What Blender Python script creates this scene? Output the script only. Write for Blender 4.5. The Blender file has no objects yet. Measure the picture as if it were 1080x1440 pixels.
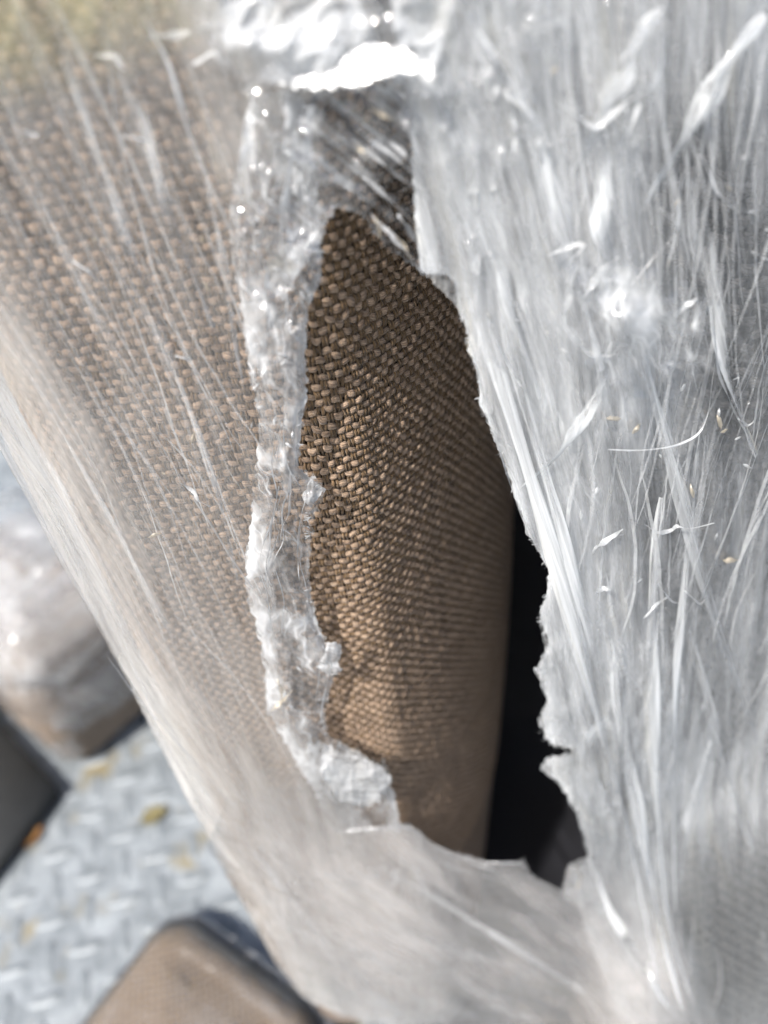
import bpy, bmesh, math, random
import numpy as np
from mathutils import Vector, Matrix
rng = np.random.default_rng(7); random.seed(7)
sc = bpy.context.scene
col = sc.collection
T0 = np.array

# ------------------------------------------------------------------ camera
PITCH, ROLL, FPX, HC = math.radians(39), math.radians(8.6), 1048.0, 0.70
Fw = T0([0, math.cos(PITCH), -math.sin(PITCH)]); R0 = T0([1.0, 0, 0]); U0 = T0([0, math.sin(PITCH), math.cos(PITCH)])
Rt = math.cos(ROLL)*R0 - math.sin(ROLL)*U0; Up = math.cos(ROLL)*U0 + math.sin(ROLL)*R0
CAM = T0([0, 0, HC])
cd = bpy.data.cameras.new('camera'); cam = bpy.data.objects.new('camera', cd); col.objects.link(cam)
cam.matrix_world = Matrix(((Rt[0], Up[0], -Fw[0], CAM[0]), (Rt[1], Up[1], -Fw[1], CAM[1]), (Rt[2], Up[2], -Fw[2], CAM[2]), (0, 0, 0, 1)))
cd.sensor_fit = 'VERTICAL'; cd.sensor_height = 36; cd.sensor_width = 27; cd.lens = FPX/1440*36
cd.clip_start = 0.01; cd.clip_end = 200
cd.dof.use_dof = True; cd.dof.focus_distance = 0.222; cd.dof.aperture_fstop = 5.1
sc.camera = cam

# ------------------------------------------------------------------ light
SUN_L = T0([-0.41, -0.46, 0.79]); SUN_L /= np.linalg.norm(SUN_L)
w = bpy.data.worlds.new('World'); sc.world = w; w.use_nodes = True
nt = w.node_tree
sky = nt.nodes.new('ShaderNodeTexSky'); sky.sky_type = 'NISHITA'; sky.sun_disc = False
sky.sun_elevation = math.asin(SUN_L[2]); sky.sun_rotation = math.atan2(SUN_L[0], SUN_L[1])
sky.air_density = 1.0; sky.dust_density = 2.5; sky.ozone_density = 1.0
nt.links.new(sky.outputs[0], nt.nodes['Background'].inputs[0]); nt.nodes['Background'].inputs[1].default_value = 0.095
sd_ = bpy.data.lights.new('sun', 'SUN'); sd_.energy = 4.1; sd_.angle = math.radians(0.53); sd_.color = (1.0, 0.965, 0.92)
sun = bpy.data.objects.new('sun', sd_); col.objects.link(sun)
sun.rotation_euler = Vector(-SUN_L).to_track_quat('-Z', 'Y').to_euler(); sun.location = (-1, -1, 3)
vs = sc.view_settings; vs.view_transform = 'Standard'; vs.look = 'None'; vs.gamma = 1; vs.use_curve_mapping = False; vs.exposure = 0.78
sc.cycles.transparent_max_bounces = 24; sc.cycles.max_bounces = 6; sc.cycles.use_adaptive_sampling = True; sc.cycles.adaptive_threshold = 0.035; sc.cycles.adaptive_min_samples = 12; sc.cycles.use_denoising = True
sc.cycles.caustics_reflective = False; sc.cycles.caustics_refractive = False

# ------------------------------------------------------------------ camera geometry used to place things where they stand
def ray(x, y):
    x = np.asarray(x, float); y = np.asarray(y, float)
    return Fw + ((x-540)/FPX)[..., None]*Rt + ((720-y)/FPX)[..., None]*Up
def onY(x, y, Y):
    d = ray(x, y); return CAM + d*(np.asarray(Y)/d[..., 1])[..., None]
def onZ(x, y, Z):
    d = ray(x, y); return CAM + d*((np.asarray(Z)-HC)/d[..., 2])[..., None]
def proj(P):
    d = np.asarray(P)-CAM; ww = np.maximum(d@Fw, 1e-3)
    return 540+FPX*(d@Rt)/ww, 720-FPX*(d@Up)/ww

# ------------------------------------------------------------------ noise
def _h(ix, iy, s):
    n = (ix.astype(np.int64)*374761393 + iy.astype(np.int64)*668265263 + s*1442695041) & 0x7fffffff
    n = ((n ^ (n >> 13))*1274126177) & 0x7fffffff
    n = n ^ (n >> 16)
    return (n & 0xffff)/65535.0
def vn(x, y, s=0):
    x, y = np.broadcast_arrays(np.asarray(x, float), np.asarray(y, float))
    ix, iy = np.floor(x), np.floor(y); fx, fy = x-ix, y-iy
    fx = fx*fx*fx*(fx*(fx*6-15)+10); fy = fy*fy*fy*(fy*(fy*6-15)+10)
    a, b, c, d = _h(ix, iy, s), _h(ix+1, iy, s), _h(ix, iy+1, s), _h(ix+1, iy+1, s)
    return (a*(1-fx)+b*fx)*(1-fy)+(c*(1-fx)+d*fx)*fy
def fbm(x, y, s=0, o=4):
    t = 0; a = .5; f = 1.0
    for k in range(o):
        t = t+a*vn(x*f+17.3*k, y*f-9.1*k, s+k); a *= .5; f *= 2.03
    return t/(1-.5**o)
def ridge(x, y, s=0, o=3):
    t = 0; a = .5; f = 1.0
    for k in range(o):
        t = t+a*(1-np.abs(2*vn(x*f+3.3*k, y*f+7.7*k, s+k)-1)); a *= .5; f *= 2.1
    return t/(1-.5**o)
def crumple(x, y, s=0, n=7):
    r = np.random.default_rng(1000+s); t = 0
    wx = x+.6*(fbm(x*.7, y*.7, s+50, 3)-.5); wy = y+.6*(fbm(x*.7+9, y*.7, s+60, 3)-.5)
    for k in range(n):
        a = r.uniform(0, math.pi); f = r.uniform(.5, 2.2); p = r.uniform(0, 6)
        ph = f*(wx*math.cos(a)+wy*math.sin(a))+p+.8*vn(wx*.6, wy*.6, s+70+k)
        t = t+np.abs((ph % 2)-1)/f
    return t/n
def smooth(a, b, x):
    t = np.clip((x-a)/(b-a), 0, 1); return t*t*(3-2*t)

# ------------------------------------------------------------------ object helpers
def link(o, parent=None):
    col.objects.link(o)
    if parent is not None: o.parent = parent
    return o
def thing(name, label, cat, loc=(0, 0, 0), group=None):
    o = bpy.data.objects.new(name, None); link(o); o.location = loc; o.empty_display_size = .02
    o['label'] = label; o['category'] = cat
    if group: o['group'] = group
    return o
def mesh_np(name, V, Fq, mat, parent=None, attr=None, uv=None, smooth_=True, tri=None):
    """V (n,3); Fq (m,4) quads ; tri (k,3)"""
    me = bpy.data.meshes.new(name)
    V = np.asarray(V, np.float32); nq = 0 if Fq is None else len(Fq); ntr = 0 if tri is None else len(tri)
    me.vertices.add(len(V)); me.vertices.foreach_set('co', V.ravel())
    idx = []; st = []; tot = []
    if nq: idx.append(np.asarray(Fq).ravel()); st.append(np.arange(nq)*4); tot.append(np.full(nq, 4))
    if ntr: idx.append(np.asarray(tri).ravel()); st.append(nq*4+np.arange(ntr)*3); tot.append(np.full(ntr, 3))
    idx = np.concatenate(idx).astype(np.int32); st = np.concatenate(st).astype(np.int32)
    me.loops.add(len(idx)); me.loops.foreach_set('vertex_index', idx)
    me.polygons.add(len(st)); me.polygons.foreach_set('loop_start', st)
    if smooth_: me.polygons.foreach_set('use_smooth', np.ones(len(st), bool))
    me.update(calc_edges=True)
    if uv is not None:
        l = me.uv_layers.new(name='UVMap'); l.data.foreach_set('uv', np.asarray(uv, np.float32)[idx].ravel())
    if attr is not None:
        for k, v in attr.items():
            a = me.attributes.new(k, 'FLOAT', 'POINT'); a.data.foreach_set('value', np.asarray(v, np.float32).ravel())
    me.materials.append(mat); me.validate(clean_customdata=False)
    o = bpy.data.objects.new(name, me); link(o, parent)
    if parent is not None: o.matrix_parent_inverse = Matrix.Translation(-Vector(parent.location))
    return o
def bm_obj(name, bm, mat, parent=None, smooth_=False):
    me = bpy.data.meshes.new(name)
    bm.normal_update()
    for f in bm.faces: f.smooth = smooth_
    bm.to_mesh(me); bm.free(); me.materials.append(mat)
    o = bpy.data.objects.new(name, me); link(o, parent)
    if parent is not None: o.matrix_parent_inverse = Matrix.Translation(-Vector(parent.location))
    return o
def grid_faces(nv, nu):
    i = np.arange(nv*nu).reshape(nv, nu)
    return np.stack([i[:-1, :-1], i[:-1, 1:], i[1:, 1:], i[1:, :-1]], -1).reshape(-1, 4)

def poly_sd(px, py, poly):
    """signed distance in pixels, negative inside"""
    P = np.asarray(poly, float); A = P; B = np.roll(P, -1, 0)
    x = px.ravel(); y = py.ravel(); d2 = np.full(len(x), 1e12); ins = np.zeros(len(x), bool)
    for (ax, ay), (bx, by) in zip(A, B):
        ex, ey = bx-ax, by-ay; L = ex*ex+ey*ey+1e-9
        t = np.clip(((x-ax)*ex+(y-ay)*ey)/L, 0, 1)
        d2 = np.minimum(d2, (x-ax-t*ex)**2+(y-ay-t*ey)**2)
        c = ((ay > y) != (by > y)); ins ^= c & (x < (bx-ax)*(y-ay)/(by-ay+1e-12)+ax)
    d = np.sqrt(d2); return np.where(ins, -d, d).reshape(px.shape)
def jag(poly, amp, step=4, seed=0, closed=True):
    P = np.asarray(poly, float); out = []; n = len(P); acc = 0
    for i in range(n if closed else n-1):
        a, b = P[i], P[(i+1) % n]; L = np.hypot(*(b-a)); k = max(1, int(L/step)); d = (b-a)/max(L, 1e-6); nn = T0([-d[1], d[0]])
        for j in range(k):
            t = j/k; s = acc+L*t
            m = (ridge(s/9., seed*1.7, seed, 3)-.6)*2*amp*(.35+1.3*vn(s/55., 3.3, seed+9)) + (vn(s/3., 8.8, seed+2)-.5)*amp*.5
            out.append(a+(b-a)*t+nn*m)
        acc += L
    return np.array(out)

def sheet(name, P, sd, mat, parent, haze, uv, extra=None):
    """grid of points P[nv,nu,3]; keeps the part where sd<0, cutting cells on the outline"""
    nv, nu = sd.shape; s = sd.ravel(); V = P.reshape(-1, 3); H = haze.ravel(); UV = uv.reshape(-1, 2)
    q = grid_faces(nv, nu); ins = s < 0; c = ins[q].sum(1)
    full = q[c == 4]; mixed = q[(c > 0) & (c < 4)]
    nV, nH, nU = [], [], []; cache = {}; tris = []; base = len(V)
    for qq in mixed:
        pl = []
        for k in range(4):
            a, b = int(qq[k]), int(qq[(k+1) % 4])
            if ins[a]: pl.append(a)
            if ins[a] != ins[b]:
                key = (a, b) if a < b else (b, a)
                if key not in cache:
                    t = s[key[0]]/(s[key[0]]-s[key[1]])
                    nV.append(V[key[0]]*(1-t)+V[key[1]]*t); nH.append(H[key[0]]*(1-t)+H[key[1]]*t); nU.append(UV[key[0]]*(1-t)+UV[key[1]]*t)
                    cache[key] = base+len(nV)-1
                pl.append(cache[key])
        for k in range(1, len(pl)-1): tris.append((pl[0], pl[k], pl[k+1]))
    if nV: V = np.vstack([V, nV]); H = np.concatenate([H, nH]); UV = np.vstack([UV, nU])
    tris = np.array(tris, int).reshape(-1, 3)
    used = np.unique(np.concatenate([full.ravel(), tris.ravel()])); mp = np.full(len(V), -1); mp[used] = np.arange(len(used))
    return mesh_np(name, V[used], mp[full] if len(full) else None, mat, parent, {'haze': H[used]}, UV[used], True, mp[tris] if len(tris) else None)

# ------------------------------------------------------------------ materials
def newmat(name):
    m = bpy.data.materials.new(name); m.use_nodes = True; n = m.node_tree; n.nodes.clear(); return m, n
class G:
    def __init__(s, n): s.n = n
    def __call__(s, t, **kw):
        x = s.n.nodes.new('ShaderNode'+t)
        for k, v in kw.items():
            if k.startswith('_'): setattr(x, k[1:], v)
        return x
    def l(s, a, b): s.n.links.new(a, b)
    def math(s, op, a, b=None, clamp=False):
        x = s('Math', _operation=op, _use_clamp=clamp)
        for i, v in enumerate((a, b)):
            if v is None: continue
            if hasattr(v, 'default_value'): s.l(v, x.inputs[i])
            else: x.inputs[i].default_value = v
        return x.outputs[0]
    def noise(s, vec, scale=5, detail=3, rough=.5, dist=0):
        x = s('TexNoise'); x.inputs['Scale'].default_value = scale; x.inputs['Detail'].default_value = detail
        x.inputs['Roughness'].default_value = rough; x.inputs['Distortion'].default_value = dist
        if vec is not None: s.l(vec, x.inputs['Vector'])
        return x.outputs['Fac']
    def mapping(s, vec, scale=(1, 1, 1), rot=(0, 0, 0), loc=(0, 0, 0)):
        x = s('Mapping'); x.inputs['Scale'].default_value = scale; x.inputs['Rotation'].default_value = rot; x.inputs['Location'].default_value = loc
        s.l(vec, x.inputs['Vector']); return x.outputs[0]
    def ramp(s, fac, stops):
        x = s('ValToRGB'); e = x.color_ramp.elements
        while len(e) < len(stops): e.new(.5)
        for i, (p, c) in enumerate(stops):
            e[i].position = p; e[i].color = (*c, 1) if len(c) == 3 else c
        s.l(fac, x.inputs[0]); return x.outputs[0]
    def bump(s, h, strength, dist, normal=None):
        x = s('Bump'); x.inputs['Strength'].default_value = strength; x.inputs['Distance'].default_value = dist; s.l(h, x.inputs['Height'])
        if normal is not None: s.l(normal, x.inputs['Normal'])
        return x.outputs[0]

def film_mat(name, back=.45, elong=.42, cwarp=1.1, cpatch=.32, base=(.975, .975, .975), white=(.91, .92, .925), rough=.12, streak=2.5, bumps=.5, gloss=1.0, us=900, vs_=14, crease=0.0, cscale=90, warp=.012, tint=.35, spec_scale=1.0):
    """thin clear plastic: see-through, mirror-like coat, whitened where it is stretched or creased"""
    m, n = newmat(name); g = G(n)
    uv0 = g('UVMap').outputs[0]
    wn = g('TexNoise'); wn.inputs['Scale'].default_value = 14; wn.inputs['Detail'].default_value = 1; g.l(uv0, wn.inputs['Vector'])
    vs1 = g('VectorMath', _operation='SUBTRACT'); g.l(wn.outputs['Color'], vs1.inputs[0]); vs1.inputs[1].default_value = (.5, .5, .5)
    vs2 = g('VectorMath', _operation='MULTIPLY'); g.l(vs1.outputs[0], vs2.inputs[0]); vs2.inputs[1].default_value = (warp, warp*.4, 0)
    vs3 = g('VectorMath', _operation='ADD'); g.l(uv0, vs3.inputs[0]); g.l(vs2.outputs[0], vs3.inputs[1]); uv = vs3.outputs[0]
    at = g('Attribute', _attribute_name='haze').outputs['Fac']
    s1 = g.noise(g.mapping(uv, (us, vs_, 1)), 1, 3, .55)
    s2 = g.noise(g.mapping(g.mapping(uv, rot=(0, 0, .13)), (us*.25, vs_*.8, 1), loc=(5, 3, 0)), 1, 3, .55)
    s1 = g.math('MAXIMUM', s1, g.math('SUBTRACT', g.noise(g.mapping(g.mapping(uv, rot=(0, 0, -.10)), (us*.8, vs_*.7, 1), loc=(1, 7, 0)), 1, 3, .55), .04))
    s3 = g.noise(g.mapping(uv, (70, 11, 1)), 1, 3, .55, .3)
    a = g.math('SUBTRACT', g.math('ADD', g.math('ADD', s1, g.math('MULTIPLY', s2, 1.2)), s3), 1.66)
    h = g.math('MULTIPLY', at, g.math('MAXIMUM', g.math('ADD', g.math('MULTIPLY', a, streak), 1.0), .08), True)
    hgt = g.math('ADD', g.math('MULTIPLY', s1, .0004*bumps), g.math('MULTIPLY', s2, .0016*bumps))
    if crease:
        w2 = g('TexNoise'); w2.inputs['Scale'].default_value = cscale*.9; w2.inputs['Detail'].default_value = 2; g.l(uv, w2.inputs['Vector'])
        w3 = g('VectorMath', _operation='MULTIPLY'); g.l(w2.outputs['Color'], w3.inputs[0]); w3.inputs[1].default_value = (cwarp/cscale, cwarp/cscale, 0)
        w4 = g('VectorMath', _operation='ADD'); g.l(uv, w4.inputs[0]); g.l(w3.outputs[0], w4.inputs[1]); tot = None
        for k, (sc_, ro) in enumerate(((cscale, .5), (cscale*2.3, -.7))):
            cu = g.mapping(w4.outputs[0], (1, elong, 1), (0, 0, ro*.6))
            v = g('TexVoronoi', _feature='DISTANCE_TO_EDGE'); v.inputs['Scale'].default_value = sc_; g.l(cu, v.inputs['Vector'])
            ln = g.math('POWER', g.math('SUBTRACT', 1.0, g.math('MULTIPLY', v.outputs['Distance'], 7.0), True), 3.0)
            hgt = g.math('SUBTRACT', hgt, g.math('MULTIPLY', v.outputs['Distance'], .26/sc_*1.2))
            tot = ln if tot is None else g.math('ADD', tot, g.math('MULTIPLY', ln, .8))
        patch = g.noise(g.mapping(uv, (70, 40, 1), loc=(8, 2, 0)), 1, 4, .6)
        tot = g.math('MULTIPLY', g.math('MULTIPLY', tot, crease), g.math('MULTIPLY', g.math('SUBTRACT', patch, cpatch), 4.0, True))
        h = g.math('ADD', h, g.math('MULTIPLY', tot, g.math('MULTIPLY', at, 6.0, True)), True)
    bn = g.bump(hgt, 1.0, 1.0)
    h = g.math('MINIMUM', h, .96)
    tr = g('BsdfTransparent'); tr.inputs[0].default_value = (*base, 1)
    wc = g.ramp(g.noise(g.mapping(uv, (us*.12, vs_*1.0, 1), loc=(2, 9, 0)), 1, 3, .6), [(.3, white), (.6, white), (.76, (white[0], white[1]*(1-.12*tint), white[2]*(1-.4*tint)))])  # warm patches in the white are cream glints put into the colour
    df = g('BsdfDiffuse'); tl = g('BsdfTranslucent')
    for x in (df, tl): g.l(wc, x.inputs['Color'])
    mx = g('MixShader'); mx.inputs[0].default_value = back; g.l(df.outputs[0], mx.inputs[1]); g.l(tl.outputs[0], mx.inputs[2])
    m2 = g('MixShader'); g.l(h, m2.inputs[0]); g.l(tr.outputs[0], m2.inputs[1]); g.l(mx.outputs[0], m2.inputs[2])
    gl = g('BsdfGlossy'); gl.inputs['Roughness'].default_value = rough; g.l(bn, gl.inputs['Normal'])
    lw = g('LayerWeight'); g.l(bn, lw.inputs['Normal'])
    fr = g.math('MULTIPLY', g.math('ADD', g.math('MULTIPLY', g.math('POWER', lw.outputs['Facing'], 5), .8), .055), gloss, True)
    m3 = g('MixShader'); g.l(fr, m3.inputs[0]); g.l(m2.outputs[0], m3.inputs[1]); g.l(gl.outputs[0], m3.inputs[2])
    o = g('OutputMaterial'); g.l(m3.outputs[0], o.inputs[0]); return m

def yarn_mat(name, c1, c2, rand=.25, fib=(90, 1300)):
    m, n = newmat(name); g = G(n); uv = g('UVMap').outputs[0]
    fz = g.noise(g.mapping(uv, (fib[0], fib[1], 1), rot=(0, 0, .0)), 1, 4, .65)
    big = g.noise(g.mapping(uv, (150, 30, 1)), 1, 3, .6)
    sx_ = g('SeparateXYZ'); g.l(uv, sx_.inputs[0])
    ply = g.math('SINE', g.math('ADD', g.math('ADD', g.math('MULTIPLY', sx_.outputs[1], 2*math.pi/.00085), g.math('MULTIPLY', sx_.outputs[0], 2*math.pi/.0042)), g.math('MULTIPLY', fz, 5.0)))
    fz = g.math('ADD', fz, g.math('MULTIPLY', ply, .10))
    v = g.math('ADD', g.math('MULTIPLY', fz, .8), g.math('MULTIPLY', big, .2))
    c = g.ramp(v, [(.28, c2), (.5, tuple((a+b)/2 for a, b in zip(c1, c2))), (.68, c1)])
    oi = g('ObjectInfo'); hs = g('HueSaturation'); g.l(c, hs.inputs['Color'])
    g.l(g.math('ADD', g.math('MULTIPLY', oi.outputs['Random'], rand), 1-rand/2), hs.inputs['Value'])
    b = g('BsdfPrincipled'); g.l(hs.outputs[0], b.inputs['Base Color']); b.inputs['Roughness'].default_value = .85
    b.inputs['Sheen Weight'].default_value = .2; b.inputs['Specular IOR Level'].default_value = .1
    g.l(g.bump(fz, 1.0, .0007), b.inputs['Normal'])
    o = g('OutputMaterial'); g.l(b.outputs[0], o.inputs[0]); return m

def cloth_mat(name, c1, c2, pu=.0024, pv=.0026, dist=.0008, rough=.8):
    """plain weave read from UV in metres"""
    m, n = newmat(name); g = G(n); uv = g('UVMap').outputs[0]
    sp = g('SeparateXYZ'); g.l(uv, sp.inputs[0])
    a = g.math('SINE', g.math('MULTIPLY', sp.outputs[0], math.pi/pu)); b_ = g.math('SINE', g.math('MULTIPLY', sp.outputs[1], math.pi/pv))
    k = g.math('MULTIPLY', a, b_)
    ns = g.noise(g.mapping(uv, (900, 900, 1)), 1, 3, .6)
    k2 = g.math('ADD', g.math('MULTIPLY', k, .35), g.math('ADD', g.math('MULTIPLY', ns, .5), .25))
    c = g.ramp(k2, [(.15, c2), (.8, c1)])
    b = g('BsdfPrincipled'); g.l(c, b.inputs['Base Color']); b.inputs['Roughness'].default_value = rough; b.inputs['Specular IOR Level'].default_value = .2
    b.inputs['Sheen Weight'].default_value = .1
    g.l(g.bump(k2, .9, dist), b.inputs['Normal'])
    o = g('OutputMaterial'); g.l(b.outputs[0], o.inputs[0]); return m

def plain_mat(name, c, rough=.6, noise_amt=.3, scale=40, metal=0, spec=.4, bump=.2, coat=0):
    m, n = newmat(name); g = G(n); tc = g('TexCoord').outputs['Object']
    ns = g.noise(tc, scale, 5, .6)
    cc = g.ramp(ns, [(.25, tuple(x*(1-noise_amt) for x in c)), (.75, tuple(min(1, x*(1+noise_amt)) for x in c))])
    b = g('BsdfPrincipled'); g.l(cc, b.inputs['Base Color']); b.inputs['Roughness'].default_value = rough; b.inputs['Metallic'].default_value = metal
    b.inputs['Specular IOR Level'].default_value = spec; b.inputs['Coat Weight'].default_value = coat
    g.l(g.bump(ns, bump, .002), b.inputs['Normal'])
    o = g('OutputMaterial'); g.l(b.outputs[0], o.inputs[0]); return m

M_weft = yarn_mat('weft_linen', (.58, .415, .285), (.17, .105, .064), .3)
M_warp = yarn_mat('warp_linen', (.27, .172, .088), (.07, .042, .022), .35)
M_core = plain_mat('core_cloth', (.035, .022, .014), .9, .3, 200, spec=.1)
M_cloth = cloth_mat('brown_weave', (.24, .168, .115), (.09, .06, .038))
M_gweft = yarn_mat('grey_chenille', (.17, .163, .158), (.055, .053, .052), .3)
M_gwarp = yarn_mat('grey_warp', (.05, .048, .047), (.02, .02, .02), .3)
M_gcore = plain_mat('grey_core', (.022, .022, .022), .9, .3, 200, spec=.1)
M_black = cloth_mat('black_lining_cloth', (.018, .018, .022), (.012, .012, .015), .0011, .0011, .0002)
M_film = film_mat('film_thin', white=(.93, .91, .875), streak=2.0, us=800, vs_=5, bumps=.35, warp=.006)
M_filmL = film_mat('film_soft', white=(.95, .895, .855), streak=1.9, us=260, vs_=7, bumps=.5, warp=.01, back=.4)
M_filmR = film_mat('film_stretched', white=(.92, .935, .94), back=.22, base=(.95, .95, .95), streak=3.3, us=800, vs_=5.5, bumps=.4, tint=.8, warp=.007)
M_filmC = film_mat('film_crumpled', back=.5, elong=.26, streak=3.4, us=260, vs_=45, rough=.08, bumps=.3, gloss=1.5, tint=.3, crease=.65, cscale=85)
M_fold = film_mat('film_fold', streak=.6, us=200, vs_=60, rough=.26, bumps=.8, gloss=3.2)
M_shred = film_mat('film_shred', streak=1.2, us=300, vs_=40, rough=.13, gloss=1.6, tint=.6)
M_yel = film_mat('film_yellow_light', white=(.80, .74, .40), streak=2.0, us=300, vs_=9, rough=.2, bumps=.25, tint=.1)  # yellow light at the upper left, put into the film colour
M_filmX = film_mat('film_clear', streak=2.6, us=420, vs_=35, rough=.05, bumps=.5, gloss=2.6, tint=.8, crease=.25, cscale=45)
M_filmW = film_mat('film_crinkled', back=.3, elong=.10, cwarp=.45, cpatch=.42, streak=2.6, us=700, vs_=9, rough=.10, bumps=.4, gloss=1.6, tint=.8, crease=.6, cscale=80, warp=.010)
M_strand = film_mat('film_strand', streak=1.2, us=300, vs_=40, rough=.25, gloss=.6, tint=.6)

# ------------------------------------------------------------------ surfaces: profile of the brown cushion
RX = -0.104
def brown_profile(z):
    """polyline in plan, from the hidden left side, over the front, round the corner and along the right side"""
    b = .12+.88*smooth(-.10, .46, z)
    rc = .012+.012*smooth(.40, .66, z)
    pts = [(RX, .185+.12)]
    n = 14
    for k in range(n+1):
        a = math.pi-(math.pi/2)*k/n      # left round
        pts.append((RX+.028+.028*math.cos(a), .185+.028-.028*math.sin(a)))
    x, y = -0.030, .185; pts.append((x, y))
    h = 0.0; ds = .0012; s = 0
    # corner then slowly curling side
    end1 = math.radians(42)
    arc = rc*end1
    L = .36
    while s < L:
        if s < .014: hh = 0
        elif s < .014+arc: hh = end1*(s-.014)/arc
        else:
            q = (s-.014-arc)/(.188*b); hh = end1+math.radians(46)*min(q, 1.35)**1.15
        x += ds*math.cos(hh); y += ds*math.sin(hh); s += ds; pts.append((x, y))
    return np.array(pts)
ZT = np.linspace(-.02, .80, 42)
_prof = []
S_N = 420
for z in ZT:
    p = brown_profile(z); s = np.concatenate([[0], np.cumsum(np.hypot(*np.diff(p, axis=0).T))])
    _prof.append((s, p))
# arc length measured from the front centre so that all heights share the same columns
S0 = .12+.028*math.pi/2
SB = np.linspace(-S0+.02, .37, S_N)
TAB = np.zeros((len(ZT), S_N, 2))
for i, (s, p) in enumerate(_prof):
    TAB[i, :, 0] = np.interp(SB+S0, s, p[:, 0]); TAB[i, :, 1] = np.interp(SB+S0, s, p[:, 1])
TAB[:, :, 1] += (.006*(1-np.cos((ZT-.4)*4)))[:, None]*0
def brown(s, z):
    s, z = np.broadcast_arrays(np.asarray(s, float), np.asarray(z, float))
    fi = np.clip((z-ZT[0])/(ZT[1]-ZT[0]), 0, len(ZT)-1.001); i = fi.astype(int); fi -= i
    fs = np.clip((s-SB[0])/(SB[1]-SB[0]), 0, S_N-1.001); j = fs.astype(int); fs -= j
    a = TAB[i, j]*(1-fs)[..., None]+TAB[i, j+1]*fs[..., None]; b = TAB[i+1, j]*(1-fs)[..., None]+TAB[i+1, j+1]*fs[..., None]
    xy = a*(1-fi)[..., None]+b*fi[..., None]
    return np.concatenate([xy, z[..., None]], -1)
def brown_n(s, z, e=.002):
    a = brown(s+e, z)-brown(s-e, z); b = brown(s, z+.01)-brown(s, z-.01)
    n = np.cross(a, b); return n/np.maximum(np.linalg.norm(n, axis=-1, keepdims=True), 1e-9)

# ------------------------------------------------------------------ woven yarns
def yarn_tube(cen, nrm, side, rn, rs, ks, closed=False):
    """cen,nrm,side (n,3); half thickness rn, half width rs (n,); ks angles -> verts, faces"""
    a = np.asarray(ks); n = len(cen); k = len(a)
    V = cen[:, None, :]+nrm[:, None, :]*(rn[:, None]*np.cos(a))[..., None]+side[:, None, :]*(rs[:, None]*np.sin(a))[..., None]
    return V.reshape(-1, 3), grid_faces(n, k)
def weave(parent, surf, nfun, s0, s1, z0, z1, pu, pv, mw, mp, wseg, pseg, kw, kp, amp=1.0, plies=2):
    cols = np.arange(int((s1-s0)/pu)); rows = np.arange(int((z1-z0)/pv))
    for j in rows:
        z = z0+(j+.5)*pv
        s = s0+np.arange(len(cols)*wseg+1)*pu/wseg
        ph = np.cos(math.pi*(s-s0-pu/2)/pu)*(1 if j % 2 == 0 else -1)
        r = np.random.default_rng(int(j)+11); bead = np.interp(s, s0+np.arange(len(cols)+2)*pu, r.uniform(.62, 1.22, len(cols)+2))
        zz = z+.35*pv*(fbm(s*90, j*.37, 5, 2)-.5)*.8+(vn(s*400, j*1.9, 8)-.5)*pv*.36
        C = surf(s, zz); N = nfun(s, zz)
        tang = np.gradient(C, axis=0); tang /= np.linalg.norm(tang, axis=1, keepdims=True)
        ph = np.clip(ph*1.15+.22, -1, 1); ph = np.sign(ph)*np.abs(ph)**.6
        tilt = .9*(vn(s*420, j*3.1, 21)-.4)*np.gradient(ph)*2.2
        side = np.cross(N, tang)
        C = C+N*((.12+.82*ph*bead)*pu*.28*amp)[:, None]+side*(tilt*pv*.3)[:, None]
        rs = pv*(.29+.15*np.maximum(ph, 0))*(.55+.45*bead)*(.8+.4*vn(s*55, j*2.7, 77)); rn = pu*.17*(.9+.25*np.maximum(ph, 0))*bead
        ks = np.linspace(-1.75, 1.75, kw)
        V, Fc = yarn_tube(C, N, side, rn, rs, ks)
        uv = np.stack([np.repeat(s+j*.731, kw), np.tile(ks*.0011, len(s))+j*.017], -1)
        mesh_np('weft_yarn', V, Fc, mw, parent, None, uv)
    for i in cols:
        s = s0+(i+.5)*pu
        zz = z0+np.arange(len(rows)*pseg+1)*pv/pseg
        ph = -np.cos(math.pi*(zz-z0-pv/2)/pv)*(1 if i % 2 == 0 else -1)
        Vs, Fs, Us = [], [], []; off = 0
        for q in range(plies):
            d = (q-(plies-1)/2)*pu*.47
            ss = s+d+(vn(zz*420, i*2.3+q, 31)-.5)*pu*.22
            C = surf(ss, zz); N = nfun(ss, zz); tang = np.gradient(C, axis=0); tang /= np.linalg.norm(tang, axis=1, keepdims=True)
            side = np.cross(tang, N)
            C = C+N*((.06+.80*ph)*pu*.28*amp)[:, None]
            rr = pu*(.22 if plies == 2 else .4)*(.85+.3*vn(zz*500, i+q*.5, 41))
            ks = np.linspace(-1.7, 1.7, kp)
            V, Fc = yarn_tube(C, N, side, rr*.9, rr, ks)
            Vs.append(V); Fs.append(Fc+off); off += len(V); Us.append(np.stack([np.repeat(zz+i*.517+q*.2, kp), np.tile(ks*.0006, len(zz))+i*.013+q*.4], -1))
        mesh_np('warp_yarn', np.vstack(Vs), np.vstack(Fs), mp, parent, None, np.vstack(Us))

PU, PV = .00238, .00262
cush = thing('brown_cushion', 'brown basket weave upholstered cushion laid bare through the torn hole in clear film', 'cushion', (-.05, .25, 0))
ZW = .272
weave(cush, brown, brown_n, -.062, .262, ZW, .765, PU, PV, M_weft, M_warp, 5, 4, 5, 4)
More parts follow.
